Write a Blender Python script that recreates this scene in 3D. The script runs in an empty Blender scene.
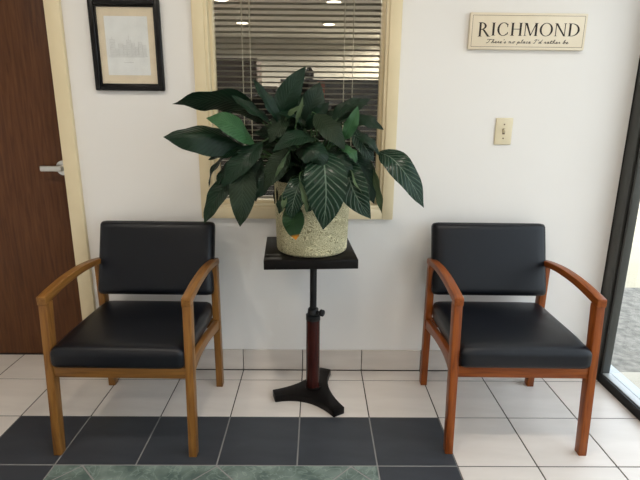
import bpy, bmesh, math, random
from mathutils import Vector, Matrix
rnd = random.Random(7)
sc = bpy.context.scene
col = sc.collection
R = math.radians

# ------------------------------------------------------------------ camera
T = 0.305                                  # floor tile pitch
CAM_H = 4.2447 * T
FPX, PITCH, YAW, ROLL = 486.75, 0.2560, 0.0087, 0.0096
fw = Vector((math.sin(YAW)*math.cos(PITCH), math.cos(YAW)*math.cos(PITCH), -math.sin(PITCH)))
rt = Vector((math.cos(YAW), -math.sin(YAW), 0)); up = rt.cross(fw)
rt, up = rt*math.cos(ROLL)+up*math.sin(ROLL), up*math.cos(ROLL)-rt*math.sin(ROLL)
CAM = Vector((0, 0, CAM_H))
cd = bpy.data.cameras.new('camera'); cam = bpy.data.objects.new('camera', cd); col.objects.link(cam)
m = Matrix((rt, up, -fw)).transposed().to_4x4(); m.translation = CAM
cam.matrix_world = m
cd.sensor_width = 36; cd.lens = FPX/640*36; cd.clip_start = .05; cd.clip_end = 300
sc.camera = cam

def at(px, py, Y):                         # a point of the place, at depth Y, from its direction
    d = fw + rt*((px-320)/FPX) - up*((py-240)/FPX)
    return CAM + d*(Y/d.y)

# ------------------------------------------------------------------ world, sun, exposure
w = bpy.data.worlds.new('world'); sc.world = w; w.use_nodes = True
bg = w.node_tree.nodes['Background']
bg.inputs[0].default_value = (.82, .90, 1.0, 1); bg.inputs[1].default_value = 3.2
sd = bpy.data.lights.new('sun', 'SUN'); sd.energy = 1.5; sd.angle = R(1); sd.color = (1, .95, .86)
so = bpy.data.objects.new('sun', sd); col.objects.link(so)
so.rotation_euler = Vector((.75, .25, -1.0)).to_track_quat('-Z', 'Y').to_euler()
vs = sc.view_settings
vs.view_transform = 'Standard'; vs.look = 'None'; vs.gamma = 1; vs.use_curve_mapping = False
vs.exposure = 0.11

# ------------------------------------------------------------------ materials
def mat(name, c, rough=.5, spec=.5, metal=0, c2=None, scale=20, stretch=(1,1,1), bump=0, bscale=200, detail=4, rvar=0, coat=0):
    M = bpy.data.materials.new(name); M.use_nodes = True
    nt = M.node_tree; b = nt.nodes['Principled BSDF']
    b.inputs['Base Color'].default_value = (*c, 1); b.inputs['Roughness'].default_value = rough
    b.inputs['Specular IOR Level'].default_value = spec; b.inputs['Metallic'].default_value = metal
    b.inputs['Coat Weight'].default_value = coat
    tc = nt.nodes.new('ShaderNodeTexCoord')
    mp = nt.nodes.new('ShaderNodeMapping'); mp.inputs['Scale'].default_value = stretch
    nt.links.new(tc.outputs['Object'], mp.inputs[0])
    if c2 is None: c2 = tuple(x*.93 for x in c)
    n = nt.nodes.new('ShaderNodeTexNoise'); n.inputs['Scale'].default_value = scale; n.inputs['Detail'].default_value = detail
    nt.links.new(mp.outputs[0], n.inputs['Vector'])
    r = nt.nodes.new('ShaderNodeValToRGB')
    r.color_ramp.elements[0].position = .35; r.color_ramp.elements[1].position = .65
    r.color_ramp.elements[0].color = (*c2, 1); r.color_ramp.elements[1].color = (*c, 1)
    nt.links.new(n.outputs['Fac'], r.inputs[0]); nt.links.new(r.outputs[0], b.inputs['Base Color'])
    if bump:
        n2 = nt.nodes.new('ShaderNodeTexNoise'); n2.inputs['Scale'].default_value = bscale; n2.inputs['Detail'].default_value = 3
        nt.links.new(mp.outputs[0], n2.inputs['Vector'])
        bp = nt.nodes.new('ShaderNodeBump'); bp.inputs['Strength'].default_value = bump; bp.inputs['Distance'].default_value = .002
        nt.links.new(n2.outputs['Fac'], bp.inputs['Height']); nt.links.new(bp.outputs[0], b.inputs['Normal'])
    return M

def wood(name, c1, c2, c3, axis='z', rough=.35):
    M = mat(name, c1, rough, .24); nt = M.node_tree; b = nt.nodes['Principled BSDF']
    tc = [n for n in nt.nodes if n.type == 'TEX_COORD'][0]
    mp = [n for n in nt.nodes if n.type == 'MAPPING'][0]
    s = {'x': (1.5, 22, 22), 'y': (22, 1.5, 22), 'z': (22, 22, 1.5)}[axis]
    mp.inputs['Scale'].default_value = s
    n = [n for n in nt.nodes if n.type == 'TEX_NOISE'][0]
    n.inputs['Scale'].default_value = 3.2; n.inputs['Detail'].default_value = 7; n.inputs['Distortion'].default_value = .7
    r = [n for n in nt.nodes if n.type == 'VALTORGB'][0]
    e = r.color_ramp.elements
    e[0].position = .3; e[1].position = .72; e[0].color = (*c2, 1); e[1].color = (*c1, 1)
    k = e.new(.48); k.color = (*c3, 1)
    return M

M = {}
M['wall'] = mat('wall_paint', (.80, .775, .75), .55, .35, c2=(.785, .76, .733), scale=1.2, bump=.12, bscale=260)
M['ceiling'] = mat('ceiling_paint', (.78, .77, .74), .9, .2)
M['cream'] = mat('cream_enamel', (.74, .625, .415), .4, .45, c2=(.70, .59, .385), scale=5, bump=.08, bscale=120)
M['tile'] = mat('white_tile', (.70, .645, .605), .32, .5, c2=(.645, .59, .55), scale=3.0, stretch=(1, 5, 1), bump=.05, bscale=40)
M['basetile'] = mat('base_tile', (.62, .56, .505), .35, .5, c2=(.56, .50, .45), scale=3.0, stretch=(1, 1, 6))
M['darktile'] = mat('charcoal_tile', (.043, .048, .058), .40, .40, c2=(.035, .039, .048), scale=4, stretch=(1, 4, 1), bump=.05, bscale=60)
M['grout'] = mat('grout', (.085, .072, .064), .9, .2, c2=(.06, .05, .045), scale=40)
M['lightgrout'] = mat('light_grout', (.24, .235, .23), .9, .2)
M['leather'] = mat('black_vinyl', (.0035, .0045, .008), .34, .30, c2=(.0035, .0045, .0075), scale=6, bump=.18, bscale=700)
M['honey'] = wood('honey_wood', (.27, .122, .028), (.13, .053, .013), (.21, .09, .021), 'z')
M['honey_y'] = wood('honey_wood_arm', (.27, .122, .028), (.13, .053, .013), (.21, .09, .021), 'y')
M['honey_x'] = wood('honey_wood_rail', (.27, .122, .028), (.13, .053, .013), (.21, .09, .021), 'x')
M['cherry'] = wood('cherry_wood', (.29, .078, .012), (.14, .030, .006), (.225, .055, .009), 'z')
M['cherry_y'] = wood('cherry_wood_arm', (.29, .078, .012), (.14, .030, .006), (.225, .055, .009), 'y')
M['cherry_x'] = wood('cherry_wood_rail', (.29, .078, .012), (.14, .030, .006), (.225, .055, .009), 'x')
M['door'] = wood('mahogany_door', (.130, .052, .020), (.070, .025, .011), (.098, .037, .014), 'z', .42)
M['mahogany'] = wood('mahogany_turned', (.055, .011, .008), (.018, .004, .0035), (.034, .007, .0055), 'z', .25)
M['blackwood'] = mat('black_lacquer', (.0045, .004, .004), .40, .13, c2=(.006, .0045, .004), scale=12)
M['blackmetal'] = mat('black_metal', (.006, .006, .007), .38, .3)
M['chrome'] = mat('satin_nickel', (.62, .61, .58), .28, .5, metal=1)
M['bronze'] = mat('dark_anodised_aluminium', (.06, .062, .058), .38, .5, metal=.4, c2=(.05, .052, .049), scale=8)
M['gasket'] = mat('black_gasket', (.008, .008, .009), .6, .3)
M['silver'] = mat('mill_aluminium', (.48, .49, .50), .4, .5, metal=.2)
M['ivory'] = mat('ivory_plastic', (.72, .63, .44), .35, .5)
M['frame'] = mat('black_frame', (.006, .0055, .006), .28, .25)
M['mat'] = mat('cream_mat_board', (.78, .67, .50), .8, .2)
M['paper'] = mat('white_paper', (.80, .81, .80), .8, .2)
M['pencil'] = mat('grey_pencil', (.46, .46, .45), .8, .2)
M['signboard'] = mat('cream_sign_paint', (.79, .70, .55), .5, .35, c2=(.75, .66, .51), scale=9)
M['ink'] = mat('dark_ink', (.025, .017, .014), .6, .3)
M['line'] = mat('brown_line', (.18, .125, .08), .6, .3)
M['soil'] = mat('soil', (.02, .014, .009), .95, .1, bump=.6, bscale=90)
M['slat'] = mat('blind_slat', (.42, .40, .36), .45, .4)
M['cord'] = mat('blind_cord', (.72, .70, .64), .7, .2)
M['stem'] = mat('leaf_stem', (.035, .085, .025), .4, .4)
M['concrete'] = mat('concrete', (.56, .50, .42), .9, .2, c2=(.48, .43, .36), scale=6)
M['paleconcrete'] = mat('pale_concrete', (.56, .49, .37), .9, .2, c2=(.50, .43, .32), scale=2)
M['asphalt'] = mat('asphalt', (.34, .31, .275), .95, .2, c2=(.19, .175, .155), scale=24, bump=1, bscale=120, detail=8)
M['officewall'] = mat('office_wall_paint', (.47, .45, .41), .8, .2)
M['officefloor'] = mat('office_carpet', (.10, .085, .07), .95, .1)
M['officedark'] = mat('charcoal_partition', (.022, .018, .020), .7, .3)
M['officebrown'] = mat('brown_cabinet', (.045, .022, .013), .5, .3)
M['officered'] = mat('red_print', (.35, .07, .035), .7, .2)

def emit(name, c, s):
    m_ = bpy.data.materials.new(name); m_.use_nodes = True
    b = m_.node_tree.nodes['Principled BSDF']; b.inputs['Base Color'].default_value = (*c, 1)
    b.inputs['Emission Color'].default_value = (*c, 1); b.inputs['Emission Strength'].default_value = s
    return m_
M['lens'] = emit('lamp_lens', (1, .93, .80), 6)

def glass(name, tint=(.95, .97, .96), refl=1.0):
    m_ = bpy.data.materials.new(name); m_.use_nodes = True; nt = m_.node_tree; nt.nodes.clear()
    o = nt.nodes.new('ShaderNodeOutputMaterial'); mx = nt.nodes.new('ShaderNodeMixShader')
    t = nt.nodes.new('ShaderNodeBsdfTransparent'); t.inputs[0].default_value = (*tint, 1)
    g = nt.nodes.new('ShaderNodeBsdfGlossy'); g.inputs['Roughness'].default_value = .02
    lw = nt.nodes.new('ShaderNodeLayerWeight'); lw.inputs['Blend'].default_value = .5
    pw = nt.nodes.new('ShaderNodeMath'); pw.operation = 'POWER'; pw.inputs[1].default_value = 5; nt.links.new(lw.outputs['Facing'], pw.inputs[0])
    f = nt.nodes.new('ShaderNodeMath'); f.operation = 'MULTIPLY_ADD'; f.inputs[1].default_value = .9; f.inputs[2].default_value = .04; nt.links.new(pw.outputs[0], f.inputs[0])
    nt.links.new(f.outputs[0], mx.inputs[0]); nt.links.new(t.outputs[0], mx.inputs[1]); nt.links.new(g.outputs[0], mx.inputs[2])
    nt.links.new(mx.outputs[0], o.inputs[0])
    return m_
M['glass'] = glass('clear_glass')
M['pictureglass'] = glass('picture_glass', (.995, .995, .995))
M['officeglass'] = glass('office_window_glass', (.86, .85, .80))

def marble():
    m_ = mat('green_marble', (.19, .24, .215), .25, .5, c2=(.085, .12, .108), scale=11, detail=9)
    nt = m_.node_tree; b = nt.nodes['Principled BSDF']
    mp = [n for n in nt.nodes if n.type == 'MAPPING'][0]
    r = [n for n in nt.nodes if n.type == 'VALTORGB'][0]
    n = nt.nodes.new('ShaderNodeTexNoise'); n.inputs['Scale'].default_value = 13; n.inputs['Detail'].default_value = 8; n.inputs['Distortion'].default_value = 1.6
    nt.links.new(mp.outputs[0], n.inputs['Vector'])
    a = nt.nodes.new('ShaderNodeMath'); a.operation = 'SUBTRACT'; a.inputs[1].default_value = .5; nt.links.new(n.outputs['Fac'], a.inputs[0])
    ab = nt.nodes.new('ShaderNodeMath'); ab.operation = 'ABSOLUTE'; nt.links.new(a.outputs[0], ab.inputs[0])
    r2 = nt.nodes.new('ShaderNodeValToRGB'); r2.color_ramp.elements[0].color = (.32, .32, .32, 1); r2.color_ramp.elements[1].color = (0, 0, 0, 1); r2.color_ramp.elements[1].position = .035
    nt.links.new(ab.outputs[0], r2.inputs[0])
    mx = nt.nodes.new('ShaderNodeMixRGB'); mx.inputs['Color2'].default_value = (.34, .43, .37, 1)
    nt.links.new(r2.outputs[0], mx.inputs['Fac']); nt.links.new(r.outputs[0], mx.inputs['Color1']); nt.links.new(mx.outputs[0], b.inputs['Base Color'])
    return m_
M['marble'] = marble()

def pot_mat():
    m_ = mat('woven_gold_pot', (.80, .73, .47), .55, .35, c2=(.66, .60, .37), scale=10)
    nt = m_.node_tree; b = nt.nodes['Principled BSDF']
    tc = [n for n in nt.nodes if n.type == 'TEX_COORD'][0]
    v = nt.nodes.new('ShaderNodeTexNoise'); v.inputs['Scale'].default_value = 17; v.inputs['Detail'].default_value = 1; v.inputs['Distortion'].default_value = 3
    nt.links.new(tc.outputs['Object'], v.inputs['Vector'])
    ml = nt.nodes.new('ShaderNodeMath'); ml.operation = 'MULTIPLY'; ml.inputs[1].default_value = 62; nt.links.new(v.outputs['Fac'], ml.inputs[0])
    sn = nt.nodes.new('ShaderNodeMath'); sn.operation = 'SINE'; nt.links.new(ml.outputs[0], sn.inputs[0])
    r2 = nt.nodes.new('ShaderNodeMapRange'); r2.inputs['From Min'].default_value = -1; r2.inputs['From Max'].default_value = .3
    nt.links.new(sn.outputs[0], r2.inputs['Value'])
    mx = nt.nodes.new('ShaderNodeMixRGB'); mx.inputs['Color1'].default_value = (.27, .235, .12, 1)
    r = [n for n in nt.nodes if n.type == 'VALTORGB'][0]
    nt.links.new(r.outputs[0], mx.inputs['Color2']); nt.links.new(r2.outputs[0], mx.inputs['Fac']); nt.links.new(mx.outputs[0], b.inputs['Base Color'])
    bp = nt.nodes.new('ShaderNodeBump'); bp.inputs['Strength'].default_value = .8; bp.inputs['Distance'].default_value = .004
    nt.links.new(r2.outputs[0], bp.inputs['Height']); nt.links.new(bp.outputs[0], b.inputs['Normal'])
    return m_
M['pot'] = pot_mat()

def leaf_mat(name, c, cv, rough=.3, tip=None, veins=15, bump=.9, sharp=3.0):
    m_ = bpy.data.materials.new(name); m_.use_nodes = True; nt = m_.node_tree; b = nt.nodes['Principled BSDF']
    b.inputs['Roughness'].default_value = rough; b.inputs['Specular IOR Level'].default_value = .20
    N = nt.nodes.new; L = nt.links.new
    def mth(op, a, bb=None):
        n = N('ShaderNodeMath'); n.operation = op
        for i, x in enumerate((a, bb)):
            if x is None: continue
            if isinstance(x, (int, float)): n.inputs[i].default_value = x
            else: L(x, n.inputs[i])
        return n.outputs[0]
    uv = N('ShaderNodeUVMap'); sp = N('ShaderNodeSeparateXYZ'); L(uv.outputs[0], sp.inputs[0])
    a = mth('ABSOLUTE', mth('SUBTRACT', sp.outputs[0], .5))            # 0 at the midrib, .5 at the edge
    ph = mth('SUBTRACT', sp.outputs[1], mth('MULTIPLY', mth('POWER', a, .8), .42))
    s = mth('SINE', mth('MULTIPLY', ph, 2*math.pi*veins))
    h = mth('POWER', mth('ADD', mth('MULTIPLY', s, .5), .5), sharp)       # 1 on a side vein
    rib = mth('LESS_THAN', a, .018)
    vein = mth('MAXIMUM', mth('MULTIPLY', h, .55), rib)
    nz = N('ShaderNodeTexNoise'); nz.inputs['Scale'].default_value = 14; nz.inputs['Detail'].default_value = 4
    tc = N('ShaderNodeTexCoord'); L(tc.outputs['Object'], nz.inputs['Vector'])
    m0 = N('ShaderNodeMixRGB'); m0.inputs['Color1'].default_value = (*[x*.7 for x in c], 1); m0.inputs['Color2'].default_value = (*[x*1.25 for x in c], 1)
    L(nz.outputs['Fac'], m0.inputs['Fac'])
    mx = N('ShaderNodeMixRGB'); mx.inputs['Color2'].default_value = (*cv, 1); L(vein, mx.inputs['Fac']); L(m0.outputs[0], mx.inputs['Color1'])
    out = mx.outputs[0]
    if tip:
        rr = N('ShaderNodeValToRGB'); rr.color_ramp.elements[0].position = .84; rr.color_ramp.elements[1].position = .96
        rr.color_ramp.elements[0].color = (0, 0, 0, 1); rr.color_ramp.elements[1].color = (1, 1, 1, 1)
        L(sp.outputs[1], rr.inputs[0])
        m2 = N('ShaderNodeMixRGB'); m2.inputs['Color2'].default_value = (*tip, 1); L(rr.outputs[0], m2.inputs['Fac']); L(out, m2.inputs['Color1']); out = m2.outputs[0]
    L(out, b.inputs['Base Color'])
    bp = N('ShaderNodeBump'); bp.inputs['Strength'].default_value = bump; bp.inputs['Distance'].default_value = .003
    inv = mth('SUBTRACT', 1.0, vein); L(inv, bp.inputs['Height']); L(bp.outputs[0], b.inputs['Normal'])
    return m_
M['leaf'] = leaf_mat('leaf_dark', (.0055, .019, .009), (.0085, .025, .012), .33, bump=.5)
M['leaf_veined_sheen'] = leaf_mat('leaf_veined_sheen', (.007, .024, .013), (.10, .145, .105), .25, veins=12, bump=1.0, sharp=6.0)  # pale vein colour also paints in the sheen off the quilted blade
M['leaf_bright'] = leaf_mat('leaf_bright', (.026, .080, .030), (.040, .105, .042), .36, bump=.5)  # brighter green; also carries the strong light on one upper leaf
M['leaf_under'] = leaf_mat('leaf_underside', (.010, .021, .009), (.018, .033, .015), .5, bump=.7)
M['leaf_pale'] = leaf_mat('leaf_pale', (.075, .115, .055), (.11, .155, .08), .5, bump=.8)
M['leaf_yellow'] = leaf_mat('leaf_yellow_tip', (.008, .032, .008), (.016, .045, .012), .4, tip=(.80, .30, .02))

# ------------------------------------------------------------------ helpers
def link(name, bm, m_, parent=None, smooth=False, auto=None):
    me = bpy.data.meshes.new(name)
    bmesh.ops.recalc_face_normals(bm, faces=bm.faces[:])
    bm.to_mesh(me); bm.free()
    me.materials.append(M[m_] if isinstance(m_, str) else m_)
    if smooth:
        for p in me.polygons: p.use_smooth = True
        if auto:
            try: me.set_sharp_from_angle(angle=R(auto))
            except Exception: pass
    o = bpy.data.objects.new(name, me); col.objects.link(o)
    if parent: o.parent = parent
    return o
def tag(o, label=None, cat=None, group=None, kind=None):
    if label: o['label'] = label
    if cat: o['category'] = cat
    if group: o['group'] = group
    if kind: o['kind'] = kind
    return o
def empty(name, loc=(0, 0, 0), rz=0):
    o = bpy.data.objects.new(name, None); o.empty_display_size = .05; col.objects.link(o)
    o.location = loc; o.rotation_euler = (0, 0, rz); return o
def copy_tree(o, parent=None):
    c = o.copy(); col.objects.link(c); c.parent = parent
    for ch in list(o.children): copy_tree(ch, c)
    return c
def box(bm, x0, x1, y0, y1, z0, z1, bev=0, seg=2):
    r = bmesh.ops.create_cube(bm, size=1)
    vv = r['verts']
    for v in vv:
        v.co = Vector(((x0+x1)/2 + v.co.x*(x1-x0), (y0+y1)/2 + v.co.y*(y1-y0), (z0+z1)/2 + v.co.z*(z1-z0)))
    if bev:
        es = list({e for v in vv for e in v.link_edges})
        bmesh.ops.bevel(bm, geom=es, offset=bev, segments=seg, affect='EDGES', profile=.5)
def bx(name, x0, x1, y0, y1, z0, z1, m_, parent=None, bev=0, seg=2):
    bm = bmesh.new(); box(bm, x0, x1, y0, y1, z0, z1, bev, seg)
    return link(name, bm, m_, parent, smooth=bev > 0, auto=40)
def tube(bm, pts, rad, n=8, cap=True):
    pts = [Vector(p) for p in pts]
    rr = rad if isinstance(rad, (list, tuple)) else [rad]*len(pts)
    rings = []; ref = None
    for i, p in enumerate(pts):
        t = (pts[min(i+1, len(pts)-1)] - pts[max(i-1, 0)]).normalized()
        if ref is None: ref = Vector((1, 0, 0)) if abs(t.x) < .8 else Vector((0, 1, 0))
        u = (ref - t*ref.dot(t)).normalized(); v = t.cross(u); ref = u
        rings.append([bm.verts.new(p + (u*math.cos(2*math.pi*k/n) + v*math.sin(2*math.pi*k/n))*rr[i]) for k in range(n)])
    for a, b in zip(rings, rings[1:]):
        for k in range(n): bm.faces.new((a[k], a[(k+1) % n], b[(k+1) % n], b[k]))
    if cap:
        bm.faces.new(rings[0]); bm.faces.new(rings[-1])
def lathe(bm, prof, n=40, cx=0, cy=0):
    rings = [[bm.verts.new((cx+r*math.cos(2*math.pi*k/n), cy+r*math.sin(2*math.pi*k/n), z)) for k in range(n)] for r, z in prof]
    for a, b in zip(rings, rings[1:]):
        for k in range(n): bm.faces.new((a[k], a[(k+1) % n], b[(k+1) % n], b[k]))
    bm.faces.new(rings[0]); bm.faces.new(rings[-1])
def sharp_bevel(bm, off, seg=2, ang=30):
    bmesh.ops.recalc_face_normals(bm, faces=bm.faces[:]); bm.normal_update()
    es = [e for e in bm.edges if len(e.link_faces) == 2 and e.calc_face_angle(0) > R(ang)]
    bmesh.ops.bevel(bm, geom=es, offset=off, segments=seg, affect='EDGES', profile=.5)
def strip(bm, upper, lower, fx0, fx1):
    """solid between two (y,z) curves; fx0/fx1 give the x faces as functions of y"""
    U0 = [bm.verts.new((fx0(y), y, z)) for y, z in upper]; U1 = [bm.verts.new((fx1(y), y, z)) for y, z in upper]
    L0 = [bm.verts.new((fx0(y), y, z)) for y, z in lower]; L1 = [bm.verts.new((fx1(y), y, z)) for y, z in lower]
    for i in range(len(upper)-1):
        bm.faces.new((U0[i], U0[i+1], U1[i+1], U1[i])); bm.faces.new((L0[i], L1[i], L1[i+1], L0[i+1]))
        bm.faces.new((U0[i], L0[i], L0[i+1], U0[i+1])); bm.faces.new((U1[i], U1[i+1], L1[i+1], L1[i]))
    for i in (0, -1): bm.faces.new((U0[i], U1[i], L1[i], L0[i]))
def loft(bm, r0, r1):
    a = [bm.verts.new(p) for p in r0]; b = [bm.verts.new(p) for p in r1]; n = len(a)
    for k in range(n): bm.faces.new((a[k], a[(k+1) % n], b[(k+1) % n], b[k]))
    bm.faces.new(a); bm.faces.new(b)
def curve(pts, n=14):
    """Catmull-Rom through 2-D or 3-D points"""
    P = [Vector(p) for p in pts]; P = [P[0]*2-P[1]] + P + [P[-1]*2-P[-2]]; out = []
    for i in range(1, len(P)-2):
        for k in range(n):
            t = k/n; a, b, c, d = P[i-1], P[i], P[i+1], P[i+2]
            out.append(.5*((2*b) + (c-a)*t + (2*a-5*b+4*c-d)*t*t + (3*b-a-3*c+d)*t**3))
    out.append(P[-2]); return out
def cushion(hx, hy, hz, r, n=12, bulge=None):
    """rounded upholstered block, centred"""
    bm = bmesh.new(); bmesh.ops.create_cube(bm, size=2)
    bmesh.ops.subdivide_edges(bm, edges=bm.edges[:], cuts=n, use_grid_fill=True)
    for v in bm.verts:
        u = v.co.copy()
        g = lambda s: math.copysign(1-(1-abs(s))**1.7, s)
        p = Vector((g(u.x)*hx, g(u.y)*hy, g(u.z)*hz))
        q = Vector((max(-hx+r, min(hx-r, p.x)), max(-hy+r, min(hy-r, p.y)), max(-hz+r, min(hz-r, p.z))))
        d = p-q
        if d.length > 1e-7: p = q + d.normalized()*min(r, d.length if sum(abs(c) > 1e-7 for c in d) == 1 else r)
        if bulge: p = bulge(p, u)
        v.co = p
    return bm

# ------------------------------------------------------------------ the setting
YW = 2.283                                   # face of the far wall
XG = 1.43                                    # inner face of the storefront
XL, YB, ZC = -2.45, -2.6, 2.6
DX1 = -1.162; DX0 = -2.09; DZ = 2.06         # door opening
WX0, WX1, WZ0, WZ1 = -.527, .350, .819, 1.98 # window rough opening
bm = bmesh.new(); y0, y1 = YW, YW+.20
for a in ((XL, DX0, 0, ZC), (DX0, DX1, DZ, ZC), (DX1, WX0, 0, ZC), (WX0, WX1, 0, WZ0), (WX0, WX1, WZ1, ZC), (WX1, XG+.04, 0, ZC)):
    box(bm, a[0], a[1], y0, y1, a[2], a[3])
tag(link('wall_back', bm, 'wall'), kind='structure')
tag(bx('wall_left', XL-.12, XL, YB, YW+.2, 0, ZC, 'wall'), kind='structure')
tag(bx('wall_front', XL, 1.6, YB-.12, YB, 0, ZC, 'wall'), kind='structure')
room_ceiling = tag(bx('ceiling', XL-.12, 1.6, YB-.12, YW+.2, ZC, ZC+.12, 'ceiling'), kind='structure')
# header wall above the storefront
tag(bx('wall_right', XG, XG+.14, YB, YW, 2.32, ZC, 'wall'), kind='structure')

# floor: grout bed plus tiles
floor = tag(bx('floor', XL, XG+.02, YB, YW+.20, -.08, -.0018, 'grout'), kind='structure')
GX = lambda i: (-.2132+i)*T
GY = lambda j: (5.1412+j)*T
bx('light_grout', GX(-4), GX(2), GY(-5), GY(1), -.01, -.0009, 'lightgrout', floor)
tilecache = {}
G = .0026
def tile(x0, x1, y0, y1, m_, parent=floor, z1=0, name='tile'):
    sx, sy = round(x1-x0, 4), round(y1-y0, 4)
    k = (sx, sy, m_)
    if k not in tilecache:
        bm = bmesh.new(); box(bm, -sx/2+G, sx/2-G, -sy/2+G, sy/2-G, -.008, 0, .0009, 1)
        o = link(name, bm, m_, parent); tilecache[k] = o.data
    else:
        o = bpy.data.objects.new(name, tilecache[k]); col.objects.link(o); o.parent = parent
    o.location = ((x0+x1)/2, (y0+y1)/2, z1); return o
YT = YW-.009
for j in range(-7, 3):
    for i in range(-8, 5):
        x0, x1 = max(GX(i), XL), min(GX(i+1), XG-.002)
        y0, y1 = GY(j), min(GY(j+1), YT)
        if x1-x0 < .02: continue
        if j == 2 and x0 < DX1-.2:
            if x1 > DX0+.05: y1 = 2.428
        dark = (-4 <= i <= 1) and (-5 <= j <= 0) and (i in (-4, 1) or j in (0, -5))
        inner = (-3 <= i <= 0) and (-4 <= j <= -1)
        if inner: continue
        tile(x0, x1, y0, y1, 'darktile' if dark else 'tile')
tile(GX(-4), DX1-.004, YT+.001, 2.428, 'tile')
# the rest of the floor, behind the viewer: one mesh of tiles
bm = bmesh.new()
for j in range(-14, -7):
    for i in range(-8, 5):
        x0, x1 = max(GX(i), XL), min(GX(i+1), XG-.002)
        if x1-x0 > .02: box(bm, x0+G, x1-G, max(GY(j), YB)+G, GY(j+1)-G, -.008, 0)
tag(link('rear_tiles', bm, 'tile', floor), kind='stuff')
# green marble diamonds inside the charcoal border
def clip(poly, f):
    out = []
    for k in range(len(poly)):
        a, b = poly[k], poly[(k+1) % len(poly)]; fa, fb = f(a), f(b)
        if fa >= 0: out.append(a)
        if (fa >= 0) != (fb >= 0): out.append(a.lerp(b, fa/(fa-fb)))
    return out
mx0, mx1, my0, my1 = GX(-3)+G, GX(1)-G, GY(-4)+G, GY(0)-G
hd = .253
for a in range(-4, 5):
    for b in range(-6, 2):
        if (a+b) % 2: continue
        c = Vector((-.367+hd+a*hd, GY(0)-.004-hd+(b+1)*hd-0*hd))
        h = hd-.0042
        P = [c+Vector(d)*h for d in ((1, 0), (0, 1), (-1, 0), (0, -1))]
        for f in (lambda p: p.x-mx0, lambda p: mx1-p.x, lambda p: p.y-my0, lambda p: my1-p.y): P = clip(P, f) if P else P
        if len(P) < 3: continue
        ar = abs(sum(P[k].x*P[(k+1) % len(P)].y-P[k].y*P[(k+1) % len(P)].x for k in range(len(P))))/2
        if ar < 2e-4: continue
        bm = bmesh.new(); loft(bm, [(p.x, p.y, -.008) for p in P], [(p.x, p.y, 0) for p in P])
        link('marble_tile', bm, 'marble', floor)

# tile skirting
base = tag(bx('baseboard_back', DX1+.064, XG-.004, YW-.003, YW+.001, 0, .113, 'grout'), kind='structure')
bmc = {}
for i in range(-4, 5):
    x0, x1 = max(GX(i), DX1+.066), min(GX(i+1), XG-.006)
    bm = bmesh.new(); box(bm, x0+.0018, x1-.0018, YW-.0095, YW, .003, .115, .003, 2)
    link('tile', bm, 'basetile', base)

# ------------------------------------------------------------------ door in its recess
fr = tag(empty('trim_1', ((DX0+DX1)/2, YW, 0)), kind='structure')
cx = (DX0+DX1)/2
def frel(o): o.location = (-cx, -YW, 0); return o
frel(bx('casing', DX1-.004, DX1+.062, YW-.022, YW+.005, 0, DZ+.06, 'cream', fr, .003))
frel(bx('casing', DX0-.062, DX0+.004, YW-.022, YW+.005, 0, DZ+.06, 'cream', fr, .003))
frel(bx('casing', DX0-.062, DX1+.062, YW-.022, YW+.005, DZ-.004, DZ+.062, 'cream', fr, .003))
frel(bx('jamb', DX1-.004, DX1+.02, YW, YW+.2, 0, DZ, 'cream', fr))
frel(bx('jamb', DX0-.02, DX0+.004, YW, YW+.2, 0, DZ, 'cream', fr))
door = tag(empty('door_1', (DX1-.02, 2.43, 0)), kind='structure')
bx('leaf', -.90, .006, 0, .044, .006, DZ-.004, 'door', door, .002)
lev = bmesh.new()                              # rose and lever
lz = 1.019; lx = -.066
nn = 28
def disc(bm, r, ya, yb, cxx, cz):
    a = [(cxx+r*math.cos(2*math.pi*k/nn), ya, cz+r*math.sin(2*math.pi*k/nn)) for k in range(nn)]
    loft(bm, a, [(x, yb, z) for x, y, z in a])
disc(lev, .036, -.010, 0, lx, lz)
rose = link('lever_rose', lev, 'chrome', door, True, 40)
lev = bmesh.new(); disc(lev, .015, -.05, -.008, lx, lz)
box(lev, -.158, lx+.012, -.056, -.042, lz-.0135, lz+.0135, .004, 3)
link('lever_handle', lev, 'chrome', door, True, 40)['label'] = 'satin nickel lever handle'

# ------------------------------------------------------------------ interior window with frame, glass, blind
win = tag(empty('window_1', (0, YW, 0)), kind='structure')
def wrel(o): o.location = (0, -YW, 0); return o
fx0, fx1, fz0, fz1 = -.541, .364, .805, 2.0    # outer edge of casing
cw = .052
def casing(name, ya, yb, a0, a1, b0, b1, wd, parent, m_='cream'):
    wrel(bx(name, a0, a0+wd, ya, yb, b0, b1, m_, parent, .003))
    wrel(bx(name, a1-wd, a1, ya, yb, b0, b1, m_, parent, .003))
    wrel(bx(name, a0+wd, a1-wd, ya, yb, b0, b0+wd, m_, parent, .003))
    wrel(bx(name, a0+wd, a1-wd, ya, yb, b1-wd, b1, m_, parent, .003))
casing('casing', YW-.022, YW+.004, fx0, fx1, fz0, fz1, cw, win)
casing('inner_stop', YW-.012, YW+.060, fx0+cw-.012, fx1-cw+.012, fz0+cw-.012, fz1-cw+.012, .026, win)
casing('glazing_bead', YW+.03, YW+.085, fx0+cw+.008, fx1-cw-.008, fz0+cw+.008, fz1-cw-.008, .020, win)
ox0, ox1, oz0, oz1 = fx0+cw+.026, fx1-cw-.026, fz0+cw+.026, fz1-cw-.026
wrel(bx('pane', ox0-.01, ox1+.01, YW+.058, YW+.062, oz0-.01, oz1+.01, 'officeglass', win))

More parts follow.
